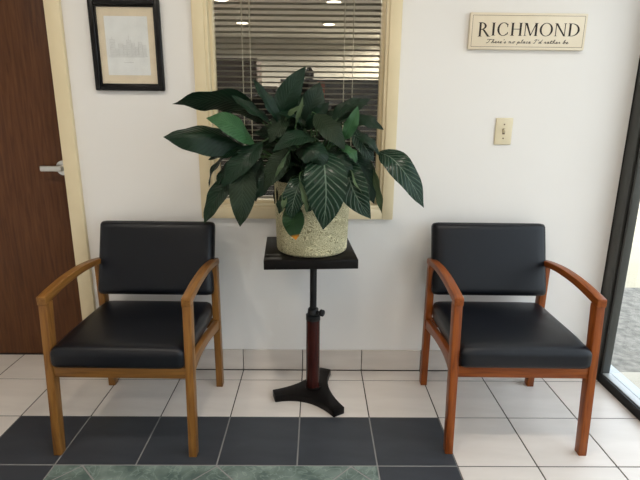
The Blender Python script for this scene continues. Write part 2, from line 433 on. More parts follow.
blind = tag(empty('venetian_blind', (0, YW+.115, fz0+cw)), 'open horizontal-slat blind hanging behind the interior window above the plant', 'blind')
bb = lambda o: (setattr(o, 'location', (0, -(YW+.115), -(fz0+cw))), o)[1]
bl0, bl1 = ox0-.03, ox1+.03
yb = YW+.115
bb(bx('bottom_rail', bl0, bl1, yb-.012, yb+.012, fz0+cw+.022, fz0+cw+.036, 'slat', blind, .003))
bb(bx('head_rail', bl0, bl1, yb-.016, yb+.016, fz1-.06, fz1-.025, 'slat', blind, .003))
bm = bmesh.new(); ang = R(13); hw = .0125       # a slightly crowned slat
sec = []
for k in range(5):
    s = -1+k/2; sec.append((s*hw*math.cos(ang), -s*hw*math.sin(ang)*1 + .0018*(1-s*s)))
sec2 = [(a, b-.0004) for a, b in reversed(sec)]
loft(bm, [(bl0, a, b) for a, b in sec+sec2], [(bl1, a, b) for a, b in sec+sec2])
s0 = link('slat', bm, 'slat', blind, True, 60)
nz = 0; zz = fz0+cw+.062
while zz < fz1-.07:
    s = s0 if nz == 0 else s0.copy()
    if nz: col.objects.link(s); s.parent = blind
    s.location = (0, 0, zz-(fz0+cw)); zz += .0243; nz += 1
for px in (-.344, -.308, .124, .165):
    bm = bmesh.new(); tube(bm, [(px, yb-.0145, fz0+cw+.03), (px, yb-.0145, fz1-.03)], .0022, 6)
    bb(link('ladder_cord', bm, 'cord', blind))

# the room behind the interior window
tag(bx('floor_2', -3.2, 1.47, YW+.2, 8.3, -.08, 0, 'officefloor'), kind='structure')
office_ceiling = tag(bx('ceiling_2', -3.2, 1.47, YW+.2, 8.3, 2.42, 2.52, 'ceiling'), kind='structure')
tag(bx('wall_far', -3.2, 1.47, 8.2, 8.3, 0, 2.42, 'officewall'), kind='structure')
tag(bx('wall_officeleft', -3.3, -3.2, YW+.2, 8.3, 0, 2.5, 'officewall'), kind='structure')
tag(bx('wall_officeright', 1.33, 1.47, YW+.2, 8.3, 0, 2.5, 'officewall'), kind='structure')
def downlight(name, x, y, zc, label, group, power, rad=.075, colr=(1, .90, .76), parent=None):
    e = empty(name, (x, y, zc)); tag(e, label, 'ceiling light' if label else None, group)
    if parent: e.parent = parent
    bm = bmesh.new(); lathe(bm, [(rad+.02, -.001), (rad+.02, -.008), (rad, -.010), (rad, -.001)], 28)
    link('trim_ring', bm, 'ceiling', e, True, 40)
    bm = bmesh.new(); lathe(bm, [(rad, -.001), (rad, -.006)], 28); link('lens', bm, 'lens', e)
    ld = bpy.data.lights.new('lamp', 'AREA'); ld.shape = 'DISK'; ld.size = rad*2; ld.energy = power; ld.color = colr; ld.spread = R(165)
    lo = bpy.data.objects.new('lamp', ld); col.objects.link(lo); lo.parent = e; lo.location = (0, 0, -.014)
for x, y, s in ((-1.0, 5.5, 'nearer left'), (.17, 5.55, 'nearer right'), (-.98, 6.85, 'farther left'), (.15, 6.88, 'farther right')):
    downlight('ceiling_downlight', x, y, 2.42, 'lit round ceiling light seen through the blind, the %s of four' % s, 'round lights beyond the blind', 42, colr=(1, .96, .90))
downlight('downlight', 1.06, 7.55, 2.42, None, None, 48, colr=(1, .94, .84), parent=office_ceiling)  # unseen extra lamp, added to brighten the right of the far wall
p0 = at(281, 79, 4.6); p1 = at(395, 79, 4.6)
part = tag(empty('office_partition', ((p0.x+.9)/2, 4.6, 0)), 'dark partition panel seen through the lower right of the blind', 'partition')
ox = (p0.x+.9)/2
bx('panel', p0.x-ox, .9-ox, 0, .05, .06, p0.z-.03, 'officedark', part, .004)
bx('top_cap', p0.x-.005-ox, .905-ox, -.006, .056, p0.z-.03, p0.z, 'officedark', part, .004)
for s in (p0.x+.03-ox, .8-ox): bx('foot', s, s+.06, -.15, .15, 0, .06, 'officedark', part, .004)
q0 = at(240, 86, 4.8); q1 = at(276, 92, 4.8)
low = tag(empty('office_credenza', ((q0.x+q1.x)/2, 4.8, 0)), 'low dark cabinet seen through the blind between the brown cabinet and the partition', 'cabinet')
hwq = (q1.x-q0.x)/2
bx('body', -hwq, hwq, 0, .35, .04, q0.z-.02, 'officedark', low, .004); bx('top', -hwq-.01, hwq+.01, -.02, .36, q0.z-.02, q0.z, 'officedark', low, .004)
for k in (-1, 0, 1): bx('cabinet_door', k*hwq*.66-hwq*.32, k*hwq*.66+hwq*.32, -.015, 0, .07, q0.z-.05, 'officedark', low, .003)
bx('plinth', -hwq+.03, hwq-.03, .03, .33, 0, .04, 'officedark', low)
p2 = at(321, 90, 4.55)
bm = bmesh.new(); box(bm, -.035, .035, -.006, .006, -.09, .075, .002)
o = tag(link('pinned_notice', bm, 'officered', None), 'small red notice on the dark partition behind the blind', 'notice'); o.location = (p2.x, 4.59, p2.z)
p3 = at(309, 73, 4.62)
bm = bmesh.new(); lathe(bm, [(.03, 0), (.042, .02), (.045, .05), (.03, .085), (.018, .10), (.02, .115)], 20)
o = tag(link('office_item', bm, 'officedark', None, True, 40), 'small dark rounded vase seen through the blind beside the tall leaf', 'item'); o.location = (p3.x, 4.625, p0.z)  # unidentified dark object; its rounded profile is made up
p4 = at(257, 58, 5.2); p5 = at(203, 58, 5.2)
cb = tag(empty('office_cabinet', ((p4.x+p5.x)/2-.2, 5.4, 0)), 'dark brown cabinet seen through the left of the blind', 'cabinet')
ww = (p4.x-p5.x)/2+.2
bx('body', -ww, ww, -.2, .2, 0, p4.z, 'officebrown', cb, .004)
for s in (-1, 1): bx('cabinet_door', min(0, s*ww)+.008, max(0, s*ww)-.008, -.22, -.2, .08, p4.z-.03, 'officebrown', cb, .003)

# ------------------------------------------------------------------ storefront glazing on the right
sf = tag(empty('window_2', (XG, 0, 0)), kind='structure')
def srel(o): o.location = (-XG, 0, 0); return o
srel(bx('mullion', XG, XG+.04, 2.205, YW, 0, 2.32, 'bronze', sf, .002))
srel(bx('gasket', XG-.002, XG+.02, YW-.006, YW+.0, 0, 2.32, 'gasket', sf))
srel(bx('gasket', XG+.010, XG+.036, 2.190, 2.205, 0, 2.32, 'gasket', sf))
srel(bx('glazing_stop', XG+.006, XG+.044, 2.178, 2.190, .040, 2.32, 'bronze', sf, .002))
for yy in (.93, -.25, -1.43):
    srel(bx('mullion', XG, XG+.11, yy-.03, yy+.03, .055, 2.26, 'bronze', sf, .002))
srel(bx('mullion', XG, XG+.11, YB, YB+.06, 0, 2.32, 'bronze', sf, .002))
srel(bx('head', XG, XG+.11, YB, 2.18, 2.26, 2.32, 'bronze', sf, .002))
srel(bx('sill_riser', XG-.002, XG+.012, YB, 2.19, 0, .042, 'gasket', sf))
srel(bx('sill', XG+.010, XG+.050, YB, 2.19, 0, .046, 'silver', sf, .002))
srel(bx('gasket', XG+.050, XG+.056, YB, 2.19, 0, .042, 'gasket', sf))
srel(bx('sill', XG+.056, XG+.11, YB, 2.30, -.1, .042, 'silver', sf, .002))
for a, b in ((.96, 2.17), (-.22, .90), (-1.40, -.28), (YB+.05, -1.46)):
    srel(bx('pane', XG+.050, XG+.056, a-.01, b+.02, .042, 2.27, 'glass', sf))
# outside ground
tag(bx('ground', 1.475, 60, -40, 90, -.30, -.10, 'paleconcrete'), kind='structure')
tag(bx('sidewalk', 1.475, 5.5, -8, 2.36, -.12, -.05, 'concrete'), kind='structure')
tag(bx('driveway', 1.475, 30, 2.36, 3.72, -.12, -.06, 'asphalt'), kind='structure')

# ------------------------------------------------------------------ ceiling lights of this room
for x, y in ((-1.35, .95), (-.2, .95), (.85, .95), (-1.0, -.9), (.4, -.9)):
    downlight('downlight', x, y, ZC, None, None, 7.4, parent=room_ceiling)

# ------------------------------------------------------------------ chairs
def make_chair(loc, rz, woodname, label):
    t = empty('guest_chair', loc, rz); tag(t, label, 'chair', 'armchairs against the wall')
    wz, wy, wx = woodname, woodname+'_y', woodname+'_x'
    lw = .0155
    for s in (-1, 1):
        c = s*.262
        bm = bmesh.new()                      # front leg, raked a little backwards to the top
        loft(bm, [(c-lw, 0, 0), (c+lw, 0, 0), (c+lw, .036, 0), (c-lw, .036, 0)],
             [(c-lw, .040, .612), (c+lw, .040, .612), (c+lw, .086, .612), (c-lw, .086, .612)])
        sharp_bevel(bm, .003); link('leg', bm, wz, t, True, 40)
        bm = bmesh.new()                      # rear leg
        loft(bm, [(c-lw, .500, 0), (c+lw, .500, 0), (c+lw, .540, 0), (c-lw, .540, 0)],
             [(c-lw, .488, .64), (c+lw, .488, .64), (c+lw, .535, .64), (c-lw, .535, .64)])
        sharp_bevel(bm, .003); link('leg', bm, wz, t, True, 40)
        bm = bmesh.new()                      # bowed arm
        U = [(p.x, p.y) for p in curve([(.036, .640), (.10, .650), (.21, .662), (.34, .664), (.45, .655), (.545, .640)], 5)]
        Lo = [(p.x, p.y) for p in curve([(.036, .608), (.10, .618), (.21, .632), (.34, .636), (.45, .629), (.545, .614)], 5)]
        aw = lambda y: .0170 - .0005*max(0, (y-.1)/.45)
        strip(bm, U, Lo, lambda y: c-aw(y), lambda y: c+aw(y))
        sharp_bevel(bm, .003, 2, 40); link('armrest', bm, wy, t, True, 40)
        bm = bmesh.new()                      # arched side rail
        U = [(p.x, p.y) for p in curve([(.045, .397), (.20, .388), (.33, .374), (.505, .350)], 5)]
        Lo = [(p.x, p.y) for p in curve([(.045, .325), (.13, .343), (.20, .346), (.33, .335), (.505, .303)], 5)]
        n = min(len(U), len(Lo))
        Lo2 = []
        for i in range(len(U)):
            f = i/(len(U)-1)*(len(Lo)-1); a = int(f); b = min(a+1, len(Lo)-1); g = f-a
            Lo2.append((Lo[a][0]*(1-g)+Lo[b][0]*g, Lo[a][1]*(1-g)+Lo[b][1]*g))
        strip(bm, U, Lo2, lambda y: c-.012, lambda y: c+.012)
        sharp_bevel(bm, .003, 2, 40); link('side_rail', bm, wy, t, True, 40)
    bm = bmesh.new(); box(bm, -.248, .248, .028, .052, .322, .368, .003); link('front_rail', bm, wx, t, True, 40)
    bm = bmesh.new(); box(bm, -.247, .247, .508, .530, .305, .350, .003); link('rear_rail', bm, wx, t, True, 40)
    # seat cushion, tilted slightly back
    hx, hy, hz = .2490, .2520, .040
    def sb(p, u):
        f = (1-u.x**4)*(1-u.y**4)
        if p.z > 0: p.z += .010*max(0, f)
        wdt = 1-.0*max(0, u.y)
        p.x *= wdt; return p
    bm = cushion(hx, hy, hz, .024, 14, sb)
    for v in bm.verts:
        y = v.co.y; v.co.y = y + .258; v.co.z += .4065 - (y+hy)*.006
        if v.co.y > .08 and abs(v.co.x) > .2: v.co.x *= 1 + .018*min(1, (v.co.y-.08)/.06)*(1 if v.co.y < .44 else max(0, 1-(v.co.y-.44)/.05))
    link('seat', bm, 'leather', t, True)
    # backrest, leaning back
    def bk(p, u):
        if p.y < 0: p.y -= .010*max(0, (1-u.x**4)*(1-u.z**4))
        return p
    bm = cushion(.262, .026, .166, .022, 14, bk)
    for v in bm.verts:
        x, y, z = v.co; h = z+.166
        v.co = Vector((x, .474 + y + h*.30, .486 + h*.965 - y*.25))
    link('backrest', bm, 'leather', t, True)
    # back support bars that tie the backrest to the rear legs
    for s in (-1, 1):
        bm = bmesh.new(); box(bm, s*.262-.010, s*.262+.010, .52, .556, .56, .64, .003); link('bracket', bm, 'blackmetal', t)
    return t
make_chair((.791, 1.630, 0), R(-.8), 'cherry', 'reddish wooden armchair with black seat and back, beside the glass on the right')
make_chair((-.732, 1.614, 0), R(-.8), 'honey', 'honey brown wooden armchair with black seat and back, beside the dark door')

# ------------------------------------------------------------------ plant stand
SX, SY = -.010, 2.062
st = tag(empty('plant_stand', (SX, SY, 0)), 'black square-topped pedestal stand with reddish wooden column and three-armed foot', 'stand')
ends = [(-.190, 2.008), (.108, 1.882), (.054, 2.236)]
bm = bmesh.new(); ring = []
dirs = [Vector((a-SX, b-SY)) for a, b in ends]
dirs.sort(key=lambda d: math.atan2(d.y, d.x))
hwid = .029
for k in range(3):
    d = dirs[k]; e = d.normalized(); nrm = Vector((-e.y, e.x)); d2 = dirs[(k+1) % 3]; e2 = d2.normalized(); n2 = Vector((-e2.y, e2.x))
    a = d - nrm*hwid; b = d + nrm*hwid; c = d2 - n2*hwid
    ring += [a, b]
    mid = (e+e2).normalized()*.048
    for q in range(1, 10):
        tt = q/10; ring.append(b*(1-tt)**2 + mid*(2*tt*(1-tt))*.75 + c*tt**2)
# order: arm k right corner, left corner, concave sweep to arm k+1
loft(bm, [(p.x, p.y, 0.001) for p in ring], [(p.x, p.y, .034) for p in ring])
sharp_bevel(bm, .003, 2, 35)
link('tripod_base', bm, 'blackwood', st, True, 35)
bm = bmesh.new(); lathe(bm, [(.036, .033), (.036, .041), (.033, .043)], 40); link('base_collar', bm, 'blackwood', st, True, 40)
bm = bmesh.new(); lathe(bm, [(.0315, .041), (.0315, .380)], 40); link('column', bm, 'mahogany', st, True, 40)['label'] = 'reddish brown wooden column'
bm = bmesh.new(); lathe(bm, [(.033, .380), (.033, .404), (.026, .409), (.024, .432), (.022, .434)], 40); link('column_cap', bm, 'blackmetal', st, True, 40)
bm = bmesh.new(); lathe(bm, [(.0155, .42), (.0155, .675)], 28); link('post', bm, 'blackmetal', st, True, 40)
bm = bmesh.new()
tube(bm, [(.018, -.014, .424), (.034, -.026, .424)], .0045, 10)
tube(bm, [(.030, -.0235, .424), (.0335, -.026, .424), (.044, -.034, .424), (.047, -.0365, .424)], [.009, .0155, .0155, .010], 16)
link('clamp_knob', bm, 'blackmetal', st, True, 40)
bm = bmesh.new(); lathe(bm, [(.05, .664), (.05, .672), (.02, .672), (.02, .680)], 28); link('mount', bm, 'blackmetal', st, True, 40)
tp = bx('top_plate', -.211, .172, -.186, .203, .680, .720, 'blackwood', st, .003); tp.rotation_euler = (0, 0, R(3.6))

# ------------------------------------------------------------------ potted plant
PX, PY, PZ = -.017, 2.045, .7205
pl = tag(empty('potted_plant', (PX, PY, PZ)), 'large dark green leafy plant in a round gold woven-look pot on the stand', 'plant')
bm = bmesh.new(); lathe(bm, [(.140, 0), (.149, .006), (.152, .015), (.156, .15), (.160, .285), (.164, .292), (.164, .30), (.158, .303), (.152, .298), (.150, .25)], 64)
link('pot', bm, 'pot', pl, True, 50)
bm = bmesh.new(); lathe(bm, [(.149, .24), (.150, .262)], 40); link('soil', bm, 'soil', pl)
prof = [(0, .10), (.05, .32), (.12, .60), (.22, .85), (.34, .98), (.44, 1), (.56, .95), (.68, .81), (.79, .60), (.88, .37), (.95, .15), (1, 0)]
def width(v):
    for (a, b), (c, d) in zip(prof, prof[1:]):
        if v <= c: return b+(d-b)*(v-a)/(c-a)
    return 0
ORG = Vector((PX, PY, PZ))
def leaf(P, W, n=(0, -.8, .6), fold=.25, m_='leaf', stem=True, wave=.005, crown=None, droop=.12, twist=None):
    """P: world points base..tip (3 or 4), W: full width in metres, n: which way the upper face looks"""
    pts = curve(P, 18 // (len(P)-1)); N = len(pts)-1; K = 4
    bm = bmesh.new(); uvl = bm.loops.layers.uv.new('UVMap'); rows = []; ph = rnd.random()*6
    n = Vector(n); twist = rnd.uniform(-.22, .22) if twist is None else twist
    for i, p in enumerate(pts):
        v = i/N; t = (pts[min(i+1, N)]-pts[max(i-1, 0)]).normalized()
        nn_ = (n - t*n.dot(t)); nn_ = nn_.normalized() if nn_.length > 1e-4 else t.orthogonal().normalized()
        if twist: nn_ = Matrix.Rotation(twist*v, 3, t) @ nn_
        s = t.cross(nn_); hw_ = W/2*width(v); row = []
        for k in range(-K, K+1):
            a = k/K
            off = abs(a)*hw_*math.tan(fold) - droop*hw_*a*a
            wv = wave*math.sin(v*17+ph+(2 if a > 0 else 0))*a*a*min(1, hw_/.02)
            row.append((bm.verts.new(p - ORG + s*(a*hw_) + nn_*(off+wv)), (a*.5+.5, v)))
        rows.append(row)
    for r0, r1 in zip(rows, rows[1:]):
        for k in range(2*K):
            q = (r0[k], r0[k+1], r1[k+1], r1[k])
            f = bm.faces.new([x[0] for x in q])
            for l, x in zip(f.loops, q): l[uvl].uv = x[1]
    me = bpy.data.meshes.new('leaf'); bm.to_mesh(me); bm.free(); me.materials.append(M[m_])
    for p in me.polygons: p.use_smooth = True
    o = bpy.data.objects.new('leaf', me); col.objects.link(o); o.parent = pl
    if stem:
        b = pts[0]; t0 = (pts[1]-pts[0]).normalized()
        c0 = crown or Vector((PX + (b.x-PX)*.22 + rnd.uniform(-.03, .03), PY + (b.y-PY)*.25 + rnd.uniform(-.03, .03), PZ+.26))
        h = max(.04, (b-c0).length*.45)
        sp_ = []
        for q in range(9):
            u = q/8; a0, a1, a2, a3 = c0, c0+Vector((0, 0, h)), b-t0*h*.8, b
            sp_.append(a0*(1-u)**3 + a1*3*u*(1-u)**2 + a2*3*u*u*(1-u) + a3*u**3 - ORG)
        bm = bmesh.new(); tube(bm, sp_, [.0042-.002*q/8 for q in range(9)], 6); link('stem', bm, 'stem', o, True)
    return o
def L(pp, W, *a, **k):        # pp: list of (px, py, Y)
    P = [at(*p) for p in pp]
    d = sum(p[2] for p in pp)/len(pp)
    return leaf(P, .92*W*(d*1.02)/FPX, *a, **k)
# --- the leaves that can be picked out, outer ones first
L([(262, 122, 2.02), (236, 103, 1.95), (205, 101, 1.90), (172, 104, 1.88)], 34, (-.1, -.72, -.65), .10, 'leaf', wave=.007)
L([(250, 150, 1.96), (222, 137, 1.88), (190, 135, 1.83), (163, 137, 1.82)], 37, (-.15, -.80, .55), -.42, 'leaf', wave=.006)
L([(254, 143, 1.92), (240, 130, 1.86), (224, 121, 1.83), (206, 118, 1.82)], 29, (.1, -.75, .7), .08, 'leaf_bright', wave=.002)
L([(240, 150, 2.00), (222, 160, 1.97), (212, 174, 1.95), (209, 188, 1.95)], 12, (-.7, -.5, .2), .35, 'leaf')
L([(236, 172, 1.93), (222, 188, 1.89), (212, 206, 1.87), (204, 224, 1.86)], 25, (-.35, -.85, .35), .2, 'leaf', wave=.003)
L([(244, 160, 1.93), (243, 182, 1.87), (242, 205, 1.84), (240, 227, 1.84)], 29, (.1, -.9, .25), .12, 'leaf_under')
L([(262, 142, 1.93), (248, 156, 1.88), (234, 170, 1.86), (221, 188, 1.86)], 24, (-.1, -.85, .45), .2, 'leaf')
L([(288, 148, 1.90), (279, 162, 1.86), (272, 175, 1.85), (264, 190, 1.85)], 24, (-.2, -.9, .3), .15, 'leaf_under')
L([(270, 122, 1.93), (256, 113, 1.91), (243, 104, 1.90), (231, 95, 1.90)], 13, (.2, -.6, .75), .4, 'leaf')
L([(280, 124, 1.94), (272, 109, 1.92), (263, 95, 1.91), (252, 78, 1.91)], 15, (.6, -.7, .35), .4, 'leaf')
L([(282, 124, 1.98), (284, 106, 1.95), (293, 86, 1.94), (306, 66, 1.95)], 25, (.35, -.9, .15), .12, 'leaf', wave=.003)
L([(300, 132, 2.06), (306, 116, 2.05), (314, 99, 2.05), (320, 82, 2.07)], 29, (.1, -.95, .2), .15, 'leaf')
L([(306, 130, 2.02), (314, 118, 2.0), (322, 110, 2.0), (329, 102, 2.0)], 15, (.5, -.8, .3), .3, 'leaf')
L([(314, 138, 1.90), (302, 137, 1.85), (288, 141, 1.82), (273, 151, 1.81)], 25, (.0, -.65, .75), .22, 'leaf', wave=.003)
L([(287, 110, 1.97), (280, 122, 1.93), (275, 132, 1.91), (269, 143, 1.90)], 21, (-.2, -.9, .3), .1, 'leaf_under')
L([(316, 114, 1.95), (325, 124, 1.89), (335, 135, 1.86), (345, 150, 1.86)], 25, (.1, -.8, .55), .15, 'leaf_under', wave=.005)
L([(344, 140, 1.92), (349, 129, 1.90), (354, 118, 1.89), (358, 106, 1.90)], 14, (.2, -.95, .2), .3, 'leaf_bright')
L([(330, 124, 1.98), (343, 112, 1.97), (356, 105, 1.97), (371, 99, 1.98)], 19, (-.1, -.75, .6), .3, 'leaf')
L([(348, 122, 1.96), (360, 120, 1.94), (372, 123, 1.93), (384, 130, 1.93)], 16, (.1, -.7, .7), .2, 'leaf')
L([(354, 128, 1.95), (360, 139, 1.92), (367, 150, 1.91), (374, 162, 1.91)], 19, (.2, -.85, .4), .15, 'leaf_veined_sheen')
L([(379, 152, 1.95), (394, 160, 1.90), (411, 182, 1.87), (424, 208, 1.87)], 30, (.25, -.88, .40), .14, 'leaf_veined_sheen', wave=.003, twist=0)
L([(370, 160, 1.98), (374, 178, 1.95), (379, 196, 1.94), (382, 214, 1.94)], 12, (-.8, -.6, .2), .3, 'leaf_pale')
L([(352, 150, 1.98), (360, 166, 1.95), (367, 182, 1.94), (374, 204, 1.94)], 28, (.3, -.9, .2), .2, 'leaf')
L([(322, 150, 1.88), (325, 172, 1.80), (326, 200, 1.77), (323, 230, 1.78)], 46, (.05, -.92, .38), .16, 'leaf_veined_sheen', wave=.004)
L([(344, 158, 1.92), (349, 178, 1.85), (357, 198, 1.82), (371, 219, 1.82)], 33, (-.25, -.9, .35), .25, 'leaf_veined_sheen', wave=.004)
L([(350, 162, 1.90), (355, 176, 1.85), (362, 190, 1.83), (371, 202, 1.83)], 12, (.6, -.7, .4), .2, 'leaf_pale')
L([(302, 176, 1.86), (297, 190, 1.81), (293, 204, 1.80), (291, 219, 1.81)], 26, (-.15, -.9, .4), .28, 'leaf_veined_sheen')
L([(312, 190, 1.82), (311, 198, 1.79), (309, 206, 1.785), (306, 212, 1.79)], 17, (-.3, -.8, .5), .3, 'leaf_veined_sheen')
L([(292, 203, 1.84), (293, 216, 1.815), (294, 228, 1.81), (296, 240, 1.81)], 24, (0, -.95, .3), .15, 'leaf_yellow')
L([(296, 150, 1.88), (308, 148, 1.83), (319, 155, 1.81), (323, 170, 1.82)], 30, (.1, -.75, .65), -.2, 'leaf')
L([(340, 146, 1.90), (348, 150, 1.87), (354, 156, 1.86), (356, 163, 1.86)], 12, (.2, -.7, .7), .2, 'leaf_bright')
L([(330, 150, 1.9), (338, 160, 1.86), (345, 172, 1.85), (348, 186, 1.85)], 22, (.2, -.9, .3), .2, 'leaf')
L([(252, 150, 1.95), (238, 150, 1.91), (222, 154, 1.89), (208, 160, 1.88)], 18, (-.1, -.6, .8), .25, 'leaf')
L([(290, 190, 1.86), (285, 199, 1.84), (281, 206, 1.83), (279, 214, 1.83)], 14, (-.6, -.8, .2), .2, 'leaf')
L([(262, 160, 1.95), (256, 174, 1.92), (254, 188, 1.91), (256, 202, 1.91)], 18, (.1, -.9, .2), .2, 'leaf')
for pp, W_, n_, m_ in (
    ([(284, 122, 1.94), (291, 113, 1.92), (297, 109, 1.915), (305, 105, 1.92)], 6, (0, -.8, .6), 'leaf_pale'),
    ([(296, 124, 1.93), (298, 115, 1.915), (301, 106, 1.91), (303, 96, 1.92)], 5, (.4, -.8, .4), 'leaf_pale'),
    ([(286, 156, 1.845), (282, 164, 1.835), (278, 171, 1.83), (275, 178, 1.83)], 5, (.5, -.8, .3), 'leaf_pale'),
    ([(300, 182, 1.80), (303, 194, 1.785), (306, 205, 1.78), (307, 214, 1.78)], 7, (.5, -.8, .3), 'leaf_pale'),
    ([(287, 188, 1.82), (285, 196, 1.81), (284, 204, 1.80), (282, 212, 1.80)], 7, (-.4, -.8, .3), 'leaf_pale'),
    ([(262, 118, 1.98), (250, 110, 1.96), (240, 108, 1.95), (230, 110, 1.95)], 9, (.2, -.6, .8), 'leaf_under'),
    ([(338, 118, 1.95), (348, 108, 1.94), (360, 103, 1.93), (369, 106, 1.93)], 10, (.1, -.7, .7), 'leaf'),
    ([(356, 136, 1.92), (365, 140, 1.90), (373, 146, 1.90), (379, 156, 1.90)], 12, (.3, -.7, .6), 'leaf'),
    ([(246, 160, 1.95), (232, 166, 1.92), (222, 176, 1.91), (216, 190, 1.91)], 14, (-.4, -.7, .5), 'leaf'),
    ([(270, 165, 1.92), (266, 178, 1.89), (262, 190, 1.88), (257, 198, 1.88)], 14, (-.2, -.9, .3), 'leaf'),
    ([(352, 168, 1.93), (360, 182, 1.90), (364, 196, 1.89), (363, 208, 1.89)], 16, (.3, -.9, .2), 'leaf')):
    L(pp, W_, n_, .35, m_)
# --- the dense inside of the plant: leaves behind and between
for k in range(76):
    az = rnd.uniform(0, 2*math.pi); r = rnd.uniform(.08, .24); z = rnd.uniform(1.05, 1.33) - .35*max(0, r-.12)
    d = Vector((math.cos(az), math.sin(az)*.72, 0))
    b = Vector((PX, PY-.02, z-.06)) + d*(r*.35)
    ln = rnd.uniform(.13, .20); el = rnd.uniform(-.5, .75)
    t1 = b + d*ln*.5*math.cos(el) + Vector((0, 0, ln*.5*math.sin(el)))
    t2 = b + d*ln*math.cos(el-.35) + Vector((0, 0, ln*math.sin(el-.25)))
    t2.y = min(t2.y, 2.235); t1.y = min(t1.y, 2.235)
    leaf([b, t1, t2], rnd.uniform(.052, .085), (d.x*-.3, -.45-.2*rnd.random(), .8), rnd.uniform(.1, .35), rnd.choice(['leaf', 'leaf', 'leaf_under']), stem=k % 2 == 0)

# ------------------------------------------------------------------ framed picture
pc = tag(empty('framed_picture', (-.829, YW, 1.568), 0), 'black framed pale skyline drawing with cream mat, hung beside the door', 'picture')
hwx, hz2 = .1525, .187; fwid = .024
def prel(bm, nm, m_, par=pc, sm=False): return link(nm, bm, m_, par, sm, 40)
for (a0, a1, c0, c1) in ((-hwx, -hwx+fwid, -hz2, hz2), (hwx-fwid, hwx, -hz2, hz2), (-hwx+fwid, hwx-fwid, -hz2, -hz2+fwid), (-hwx+fwid, hwx-fwid, hz2-fwid, hz2)):
    bm = bmesh.new(); box(bm, a0, a1, -.022, -.001, c0, c1, .005, 3)
    prel(bm, 'frame_rail', 'frame', sm=True)
iw, ih = hwx-fwid, hz2-fwid
for (a0, a1, c0, c1) in ((-iw, -iw+.006, -ih, ih), (iw-.006, iw, -ih, ih), (-iw+.006, iw-.006, -ih, -ih+.006), (-iw+.006, iw-.006, ih-.006, ih)):
    bm = bmesh.new(); box(bm, a0, a1, -.014, -.001, c0, c1, .002, 2); prel(bm, 'frame_lip', 'frame', sm=True)
bm = bmesh.new(); box(bm, -iw, iw, -.006, -.001, -ih, ih); prel(bm, 'mat_board', 'mat')
px0, px1, pz0, pz1 = -.093, .093, -.121, .121
bm = bmesh.new(); box(bm, px0, px1, -.0066, -.005, pz0, pz1); paper = prel(bm, 'drawing', 'paper')
bm = bmesh.new()
def ln(x0, z0, x1, z1, wd=.0008):
    d = Vector((x1-x0, z1-z0)); nn_ = Vector((-d.y, d.x)).normalized()*wd/2
    loft(bm, [(x0+nn_.x, -.0066, z0+nn_.y), (x1+nn_.x, -.0066, z1+nn_.y), (x1-nn_.x, -.0066, z1-nn_.y), (x0-nn_.x, -.0066, z0-nn_.y)],
         [(x0+nn_.x, -.0070, z0+nn_.y), (x1+nn_.x, -.0070, z1+nn_.y), (x1-nn_.x, -.0070, z1-nn_.y), (x0-nn_.x, -.0070, z0-nn_.y)])
r2 = random.Random(3); gz = -.042
for x, wdd, h in ((-.075, .020, .068), (-.052, .012, .030), (-.038, .018, .050), (-.018, .014, .044), (-.002, .018, .066), (.018, .014, .052), (.034, .013, .036), (.048, .016, .058), (.066, .014, .045)):
    ln(x, gz, x, gz+h); ln(x+wdd, gz, x+wdd, gz+h); ln(x, gz+h, x+wdd, gz+h)
    for q in range(1, int(h/.007)): ln(x+.002, gz+q*.007, x+wdd-.002, gz+q*.007, .0006)
    for q in range(1, 4): ln(x+wdd*q/4, gz+.002, x+wdd*q/4, gz+h-.002, .0005)
ln(.007, gz+.066, .007, gz+.088); ln(-.066, gz+.068, -.066, gz+.078)
ln(-.086, gz, .086, gz, .0009); ln(-.08, gz-.004, .07, gz-.004, .0006); ln(-.022, gz-.026, .022, gz-.026, .0010)
prel(bm, 'skyline_lines', 'pencil', paper)
bm = bmesh.new(); box(bm, -iw, iw, -.0105, -.0095, -ih, ih); prel(bm, 'glass', 'pictureglass')

# ------------------------------------------------------------------ wall sign
SGX, SGZ = .912, 1.643
sg = tag(empty('wall_sign', (SGX, YW, SGZ)), 'cream wooden plaque lettered RICHMOND on the wall above the light switch', 'sign')
sw, sh = .254, .0745
bm = bmesh.new(); box(bm, -sw, sw, -.020, -.0005, -sh, sh, .004, 2); link('board', bm, 'signboard', sg, True, 40)
for (a0, a1, c0, c1) in ((-sw+.012, sw-.012, sh-.0120, sh-.0106), (-sw+.012, sw-.012, -sh+.0106, -sh+.0120), (-sw+.0106, -sw+.012, -sh+.0106, sh-.0106), (sw-.012, sw-.0106, -sh+.0106, sh-.0106)):
    bm = bmesh.new(); box(bm, a0, a1, -.0206, -.0198, c0, c1); link('border_line', bm, 'line', sg)
def plate(bm, P, y0=-.0207, y1=-.0195):
    loft(bm, [(x, y0, z) for x, z in P], [(x, y1, z) for x, z in P])
TH, TN = .15, .06
def arc(bm, cx_, cz_, rx, rz, a0, a1, th, tn, n=22):
    prev = None
    for k in range(n+1):
        a = R(a0+(a1-a0)*k/n); ww_ = tn+(th-tn)*abs(math.cos(a))
        o_ = (cx_+rx*math.cos(a), cz_+rz*math.sin(a)); i_ = (cx_+(rx-ww_)*math.cos(a), cz_+(rz-ww_*.6)*math.sin(a))
        if prev: plate(bm, [prev[0], o_, i_, prev[1]])
        prev = (o_, i_)
def stemr(bm, x, th, z0=0, z1=1, ser=.09):
    plate(bm, [(x, z0), (x+th, z0), (x+th, z1), (x, z1)])
    if ser:
        plate(bm, [(x-ser, z0), (x+th+ser, z0), (x+th+ser*.4, z0+.035), (x-ser*.4, z0+.035)])
        plate(bm, [(x-ser, z1), (x+th+ser, z1), (x+th+ser*.4, z1-.035), (x-ser*.4, z1-.035)])
